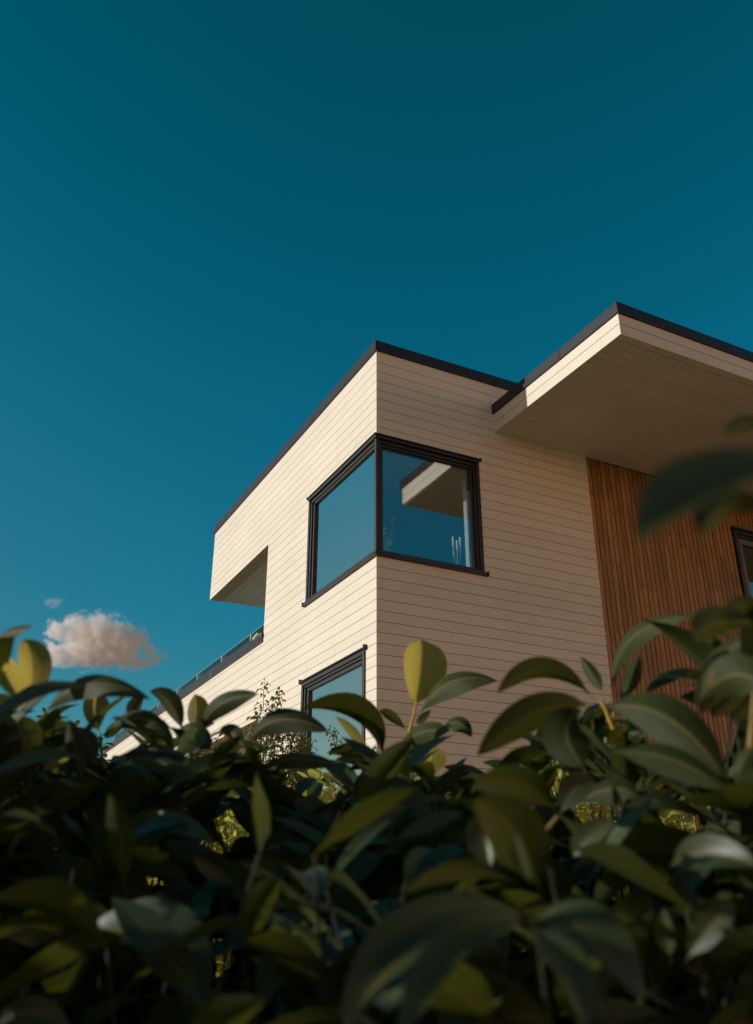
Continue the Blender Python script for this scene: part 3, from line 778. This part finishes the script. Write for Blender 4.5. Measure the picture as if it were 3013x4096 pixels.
def sprig(top, n_leaves, L0, mb, tw, spread=1.0, stem_len=.22, wr=.42, twr=.0025, droop=.5, lean=None, thin=False, tumble=.55):
    """a twig that ends at `top`, leaves spiral down it"""
    ln = lean or Vector((rnd.uniform(-.35, .35), rnd.uniform(-.35, .35), 1)).normalized()
    base = top - ln * stem_len
    if not (thin and any(in_gap(base.lerp(top, q_ / 4)) for q_ in range(5))): tw.tube([base, (base + top) / 2 + Vector((rnd.uniform(-1, 1), rnd.uniform(-1, 1), 0)) * .012, top], [twr * 1.3, twr, twr * .6], 5)
    a0 = rnd.random() * 6.28
    for k in range(n_leaves):
        q = k / max(1, n_leaves - 1)
        p = top - ln * (stem_len * .85 * q)
        an = a0 + k * 2.4 + rnd.uniform(-.3, .3)
        out_ = Vector((math.cos(an), math.sin(an), 0))
        Lk = L0 * rnd.uniform(.75, 1.2) * (.65 + .35 * min(1, q * 2 + .3))
        up_ = 1.1 - 1.0 * q + rnd.uniform(-.25, .25)
        d1 = (out_ * spread + Vector((0, 0, up_))).normalized()
        P1 = p + d1 * Lk * .55
        P2 = P1 + (d1 + Vector((0, 0, -droop * rnd.uniform(.5, 1.8)))).normalized() * Lk * .5
        if thin and any(in_gap(q_) for q_ in (p, P1, P2, (p + P1) / 2, (P1 + P2) / 2)): continue
        fc = (Vector((0, 0, 1)) - d1 * d1.z * .8 + Vector((rnd.uniform(-1, 1), rnd.uniform(-1, 1), rnd.uniform(-.5, .2))) * tumble).normalized()
        leaf_into(mb, p, P1, P2, Lk * wr * rnd.uniform(.85, 1.15), fc, rnd.uniform(-.4, .4), rnd.uniform(.1, .5), 7, rnd.uniform(.2, .6), .1, wave=rnd.uniform(.01, .05), tw=rnd.uniform(-.6, .6))
def hedge_sprig(x, y, d, L0=.118):
    top = pt(x, y, d)
    if top.z > -.95: sprig(top, rnd.randint(8, 11), L0, fol, twig, 1.0, .30, wr=.275, twr=.0014, thin=True)
cnt = 0
while cnt < 1500:
    d = rnd.uniform(.6, 1.35); x = rnd.uniform(-420, 2200); s0 = sil(x)
    y = s0 + 25 + rnd.random() ** 1.8 * (2420 - s0)
    if d < .8 and y < 1900 and -60 < x < 1590: continue
    if (1430 < x < 1560 and 1690 < y < 1860) or (1150 < x < 1330 and 1700 < y < 1800): continue
    hedge_sprig(x, y, d); cnt += 1
for _ in range(110):
    hedge_sprig(rnd.uniform(-80, 1730), rnd.uniform(1860, 2480), rnd.uniform(.42, .68), .092)
for _ in range(16):
    hedge_sprig(rnd.uniform(1600, 1800), rnd.uniform(1490, 1640), rnd.uniform(.55, .8))
# hedge sprigs added out of view on the left, block low sun from near leaves
for _ in range(190):
    a = rnd.uniform(-2.4, -.42); d = rnd.uniform(.0, 1.3)
    if abs(a) < d * .48 + .12: continue
    ztop = .05 - a * .15
    p = CAM + RT * a + Vector((_F.x, _F.y, 0)) * d
    p.z = ztop - rnd.random() ** 1.5 * .9
    sprig(p, rnd.randint(7, 10), .095, fol, twig, 1.0, .30)
for _ in range(60):  # nearer unseen sprigs, added to shade the leaf at the right edge
    p = CAM + RT * rnd.uniform(-.75, -.27) + Vector((_F.x, _F.y, 0)) * rnd.uniform(.02, .26)
    p.z = .27 - rnd.random() * .35
    sprig(p, 8, .09, fol, twig, 1.0, .25)
o = fol.build('foliage', M['leaf_fill'], hedge, smooth=True); o['kind'] = 'stuff'
# upright branches inside the hedge carry the twigs
for k in range(34):
    x = -700 + k * 85 + rnd.uniform(-30, 30); d = rnd.uniform(.9, 1.9)
    a = pt(x, sil(x) + 160, d); b = Vector((a.x + rnd.uniform(-.1, .1), a.y + rnd.uniform(-.1, .1), GROUND_Z - .02))
    mid = (a + b) / 2 + Vector((rnd.uniform(-.06, .06), rnd.uniform(-.06, .06), 0))
    if not any(in_gap(a.lerp(b, q / 8)) for q in range(5)): twig.tube([b, mid, a], [.012, .009, .004], 6)
o = twig.build('twigs', M['bark'], hedge, smooth=True); o['kind'] = 'stuff'

# ------------------------------------------------------------------ shrubs between the hedge and the house
def shrub(name, label, cat, group, tops, leafmat, n_leaves, L0, wr, droop, spread, stem_len, base_xy, per, seed, blossom=0):
    global rnd
    rnd = random.Random(seed)
    root = empty(name, label, cat, group)
    f, t, bl = MB(), MB(), MB()
    for T in tops:
        for _ in range(1 if T in tops[:11] and seed == 11 else per):
            top = T + Vector((rnd.gauss(0, .07), rnd.gauss(0, .07), rnd.gauss(-.03, .06))) if per > 1 else T
            sprig(top, n_leaves, L0, f, t, spread, stem_len, wr, .003, droop, tumble=1.0 if leafmat is M['leaf_sunny'] else .4)
            if blossom and rnd.random() < blossom:
                for q in range(7):
                    c = top + Vector((rnd.uniform(-.03, .03), rnd.uniform(-.03, .03), rnd.uniform(0, .09)))
                    bl.lathe(c.x, c.y, [(.001, c.z - .006), (.005, c.z), (.001, c.z + .006)], 5)
        if T is not tops[0] and rnd.random() < .93: continue
        b = Vector((base_xy[0] + rnd.uniform(-.08, .08), base_xy[1] + rnd.uniform(-.08, .08), GROUND_Z - .02))
        e = T - Vector((0, 0, stem_len * .8))
        t.tube([b, (b * .5 + e * .5) + Vector((rnd.uniform(-.05, .05), rnd.uniform(-.05, .05), .1)), e], [.014, .009, .004], 6)
    f.build('foliage', leafmat, root, smooth=True)
    t.build('branch', M['stem'] if leafmat is M['leaf_sunny'] else M['bark'], root, smooth=True)
    if blossom and bl.v: bl.build('blossom', M['blossom'], root)
    return root

def D4(x, y): return ((600 + x * .6053) / K, (2300 + y * .6053) / K)
r4 = random.Random(5)
tops = [pt(*D4(815, 725), 9.0)]
for x, y in ((735, 830), (760, 840), (895, 830), (850, 780), (815, 800), (700, 920), (740, 900), (950, 910), (830, 870), (900, 930)): tops.append(pt(*D4(x, y), 9.0 + r4.uniform(-.15, .15)))
for _ in range(60):
    tops.append(pt(*D4(r4.gauss(880, 110), r4.uniform(950, 1500)), 9.0 + r4.uniform(-.25, .25)))
bp = pt(*D4(890, 1300), 9.0)
shrub('willow_leaved_shrub', 'slender shrub with drooping narrow leaves in front of the lower window', 'shrub', None, tops, M['leaf_willow'], 12, .135, .24, 2.6, .55, .28, (bp.x, bp.y), 2, 11)

def cluster(fn_pts, d, n, sx, sy, seed):
    q = random.Random(seed); res = []
    for (x, y) in fn_pts: res.append(pt(x, y, d + q.uniform(-.1, .1)))
    cx = sum(p[0] for p in fn_pts) / len(fn_pts); cy = max(p[1] for p in fn_pts)
    for _ in range(n): res.append(pt(cx + q.gauss(0, sx), cy + abs(q.gauss(0, sy)) + 14, d + q.uniform(-.25, .25)))
    return res
for lab, pts_, d, sd, sx, sm in (
    ('low shrub with small glossy leaves and pink buds at the far left, behind the hedge', [A(310, 700), A(360, 735), A(180, 705), A(270, 740), A(440, 800)], 5.2, 31, 30, 'leaf_willow'),
    ('low glossy shrub with bud sprays left of the slender shrub, below the terrace', [A(1270, 820), A(1310, 830), A(1350, 880), A(1240, 800), A(1400, 930)], 6.0, 32, 30, 'leaf_willow'),
    ('sunlit yellow green shrub behind the hedge, in front of the wood clad wall', [Cc(470, 1130), Cc(560, 1150), Cc(640, 1160), Cc(720, 1190), Cc(600, 1210), Cc(520, 600), Cc(600, 650)], 3.6, 33, 55, 'leaf_sunny'),
    ('sunlit shrub at the right edge behind the hedge, beside the wood clad wall', [Cc(1600, 1300), Cc(1450, 1330), Cc(1640, 1290), Cc(900, 1500)], 2.9, 34, 130, 'leaf_sunny'),
    ('sunlit shrub low in the middle, seen through gaps in the hedge', [B(120, 1150), B(200, 1140), B(330, 1210), B(480, 1150), B(-300, 1300), B(-560, 1400)], 2.9, 35, 190, 'leaf_sunny')):
    T = cluster(pts_, d, 16 if sd in (34, 35) else 50, sx, 230 if sd > 32 else 130, sd)
    if sd in (34, 35):                                  # branches that stand where the hedge is thin
        q = random.Random(sd + 100)
        for gx, gy, gr in GAPS:
            if (gx < 1100) == (sd == 35) and gy > 1730:
                for _ in range(max(3, int(gr / 4))): T.append(pt(gx + q.gauss(0, gr * .8), gy - 40 + q.gauss(0, gr * .8), 2.6 + q.uniform(-.25, .35)))
    c0 = pt(sum(p[0] for p in pts_) / len(pts_), 1900, d)
    shrub('evergreen_shrub', lab, 'shrub', 'shrubs between the hedge and the house', T, M[sm], 9, .08 if sd > 32 else .075, .40, .7, 1.0, .16, (c0.x, c0.y), 1 if sd in (34, 35) else 2, sd, .35 if sd in (31, 32) else 0)

pp = empty('potted_plant', 'thin stemmed houseplant in the corner behind the upper window glass', 'plant')
rnd = random.Random(3)
m = MB(); m.lathe(.26, .26, [(.05, IS), (.065, IS + .10), (.068, IS + .105), (.05, IS + .105)], 14); m.build('pot', M['pot'], pp, smooth=True)
f, t = MB(), MB()
for (dx, dy, h) in ((-.06, .0, .42), (.02, .03, .5), (.06, -.03, .36), (-.02, .08, .55), (.0, -.06, .3), (.09, .02, .6)):
    top = Vector((.26 + dx, .26 + dy, IS + h))
    t.tube([(.26, .26, IS + .1), (.26 + dx * .8, .26 + dy * .8, IS + .1 + h * .4), top], [.004, .003, .002], 5)
    sprig(top, 7, .07, f, t, 1.0, .2, .3, .002, .8)
f.build('foliage', M['leaf_sunny'], pp, smooth=True); t.build('stem', M['stem'], pp, smooth=True)

# ------------------------------------------------------------------ cloud: a real volume far behind
def cloud(name, label, balls, d, dens):
    bs = [(pt(*A(x, y), d), r * W * K / FPX * d) for x, y, r in balls]
    c0 = sum((b[0] for b in bs), Vector()) / len(bs)
    m = MB()
    for p, r in bs:
        rows = []
        for i in range(9):
            th = math.pi * i / 8
            rows.append([(p - c0) + Vector((math.sin(th) * math.cos(2 * math.pi * k / 12), math.sin(th) * math.sin(2 * math.pi * k / 12), math.cos(th))) * r * 1.5 if 0 < i < 8 else (p - c0) + Vector((.001 * math.cos(k), .001 * math.sin(k), 1 if i == 0 else -1)) * r * 1.5 for k in range(12)])
        m.grid(rows, None, 0, True)
    mt, nt, ns, L = mat('cloud_vapour')
    o = ns.new('ShaderNodeOutputMaterial'); v = ns.new('ShaderNodeVolumePrincipled')
    v.inputs['Color'].default_value = (1, .965, .95, 1); v.inputs['Anisotropy'].default_value = 0
    L.new(v.outputs[0], o.inputs['Volume'])
    tc = ns.new('ShaderNodeTexCoord')
    nz = ns.new('ShaderNodeTexNoise'); nz.inputs['Scale'].default_value = .28; nz.inputs['Detail'].default_value = 7; nz.inputs['Roughness'].default_value = .62
    L.new(tc.outputs['Object'], nz.inputs['Vector'])
    # pull the sampling point about so that the outline frays
    su = ns.new('ShaderNodeVectorMath'); su.operation = 'SUBTRACT'; su.inputs[1].default_value = (.5, .5, .5); L.new(nz.outputs['Color'], su.inputs[0])
    sc = ns.new('ShaderNodeVectorMath'); sc.operation = 'SCALE'; sc.inputs['Scale'].default_value = 5.0; L.new(su.outputs[0], sc.inputs[0])
    ad = ns.new('ShaderNodeVectorMath'); ad.operation = 'ADD'; L.new(tc.outputs['Object'], ad.inputs[0]); L.new(sc.outputs[0], ad.inputs[1])
    tot = None
    for p, r in bs:
        ds = ns.new('ShaderNodeVectorMath'); ds.operation = 'DISTANCE'; ds.inputs[1].default_value = p - c0; L.new(ad.outputs[0], ds.inputs[0])
        mr = ns.new('ShaderNodeMapRange'); mr.inputs[1].default_value = r * 1.3; mr.inputs[2].default_value = 0; mr.inputs[3].default_value = 0; mr.inputs[4].default_value = 1
        L.new(ds.outputs['Value'], mr.inputs[0])
        if tot is None: tot = mr.outputs[0]
        else:
            a = ns.new('ShaderNodeMath'); a.operation = 'MAXIMUM'; L.new(tot, a.inputs[0]); L.new(mr.outputs[0], a.inputs[1]); tot = a.outputs[0]
    n2 = ns.new('ShaderNodeMapRange'); n2.inputs[1].default_value = .35; n2.inputs[2].default_value = .65; n2.inputs[3].default_value = -.38; n2.inputs[4].default_value = .20
    L.new(nz.outputs['Fac'], n2.inputs[0])
    a = ns.new('ShaderNodeMath'); a.operation = 'ADD'; L.new(tot, a.inputs[0]); L.new(n2.outputs[0], a.inputs[1])
    f = ns.new('ShaderNodeMapRange'); f.inputs[1].default_value = .03; f.inputs[2].default_value = .62; f.inputs[3].default_value = 0; f.inputs[4].default_value = dens
    L.new(a.outputs[0], f.inputs[0]); L.new(f.outputs[0], v.inputs['Density'])
    ob = m.build(name, mt); ob.location = c0
    rm = ob.modifiers.new('remesh', 'REMESH'); rm.mode = 'VOXEL'; rm.voxel_size = max(.5, min(b[1] for b in bs) * .45)
    dg = bpy.context.evaluated_depsgraph_get(); dg.update()
    me = bpy.data.meshes.new_from_object(ob.evaluated_get(dg)); ob.modifiers.clear(); ob.data = me
    if not me.materials: me.materials.append(mt)
    tag(ob, label, 'cloud')
cloud('cloud', 'small ragged pinkish white cloud low in the blue sky left of the house', [
    (345, 185, 62), (440, 185, 75), (520, 190, 95), (620, 205, 105), (700, 240, 105), (780, 255, 90), (845, 235, 55), (320, 325, 60), (400, 330, 70), (480, 300, 95),
    (560, 320, 80), (660, 330, 75), (760, 340, 75), (830, 375, 50), (880, 385, 35), (935, 355, 34), (985, 334, 26), (900, 300, 45), (300, 270, 35), (560, 260, 110), (700, 300, 95)], 320, .5)
cloud('cloud', 'faint wisp of cloud above the small ragged cloud', [(300, 10, 26), (335, 15, 32), (365, 5, 20)], 320, .09)

# ------------------------------------------------------------------ camera and render settings
cd = bpy.data.cameras.new('camera'); co = bpy.data.objects.new('camera', cd); COL.objects.link(co)
co.matrix_world = Matrix((( RT.x, UP.x, -FW.x, CAM.x), (RT.y, UP.y, -FW.y, CAM.y), (RT.z, UP.z, -FW.z, CAM.z), (0, 0, 0, 1)))
cd.sensor_fit = 'VERTICAL'; cd.sensor_height = 36; cd.sensor_width = 36; cd.lens = 36 * FPX / 4096
cd.clip_start = .02; cd.clip_end = 6000
cd.dof.use_dof = True; cd.dof.focus_distance = 10.5; cd.dof.aperture_fstop = 8.0; cd.dof.aperture_blades = 0
SC.camera = co
SC.view_settings.view_transform = 'Standard'; SC.view_settings.look = 'None'; SC.view_settings.exposure = 0; SC.view_settings.gamma = 1
cy = SC.cycles
cy.use_denoising = True; cy.max_bounces = 26; cy.transparent_max_bounces = 16; cy.volume_bounces = 24; cy.glossy_bounces = 6; cy.diffuse_bounces = 5
cy.sample_clamp_indirect = 6
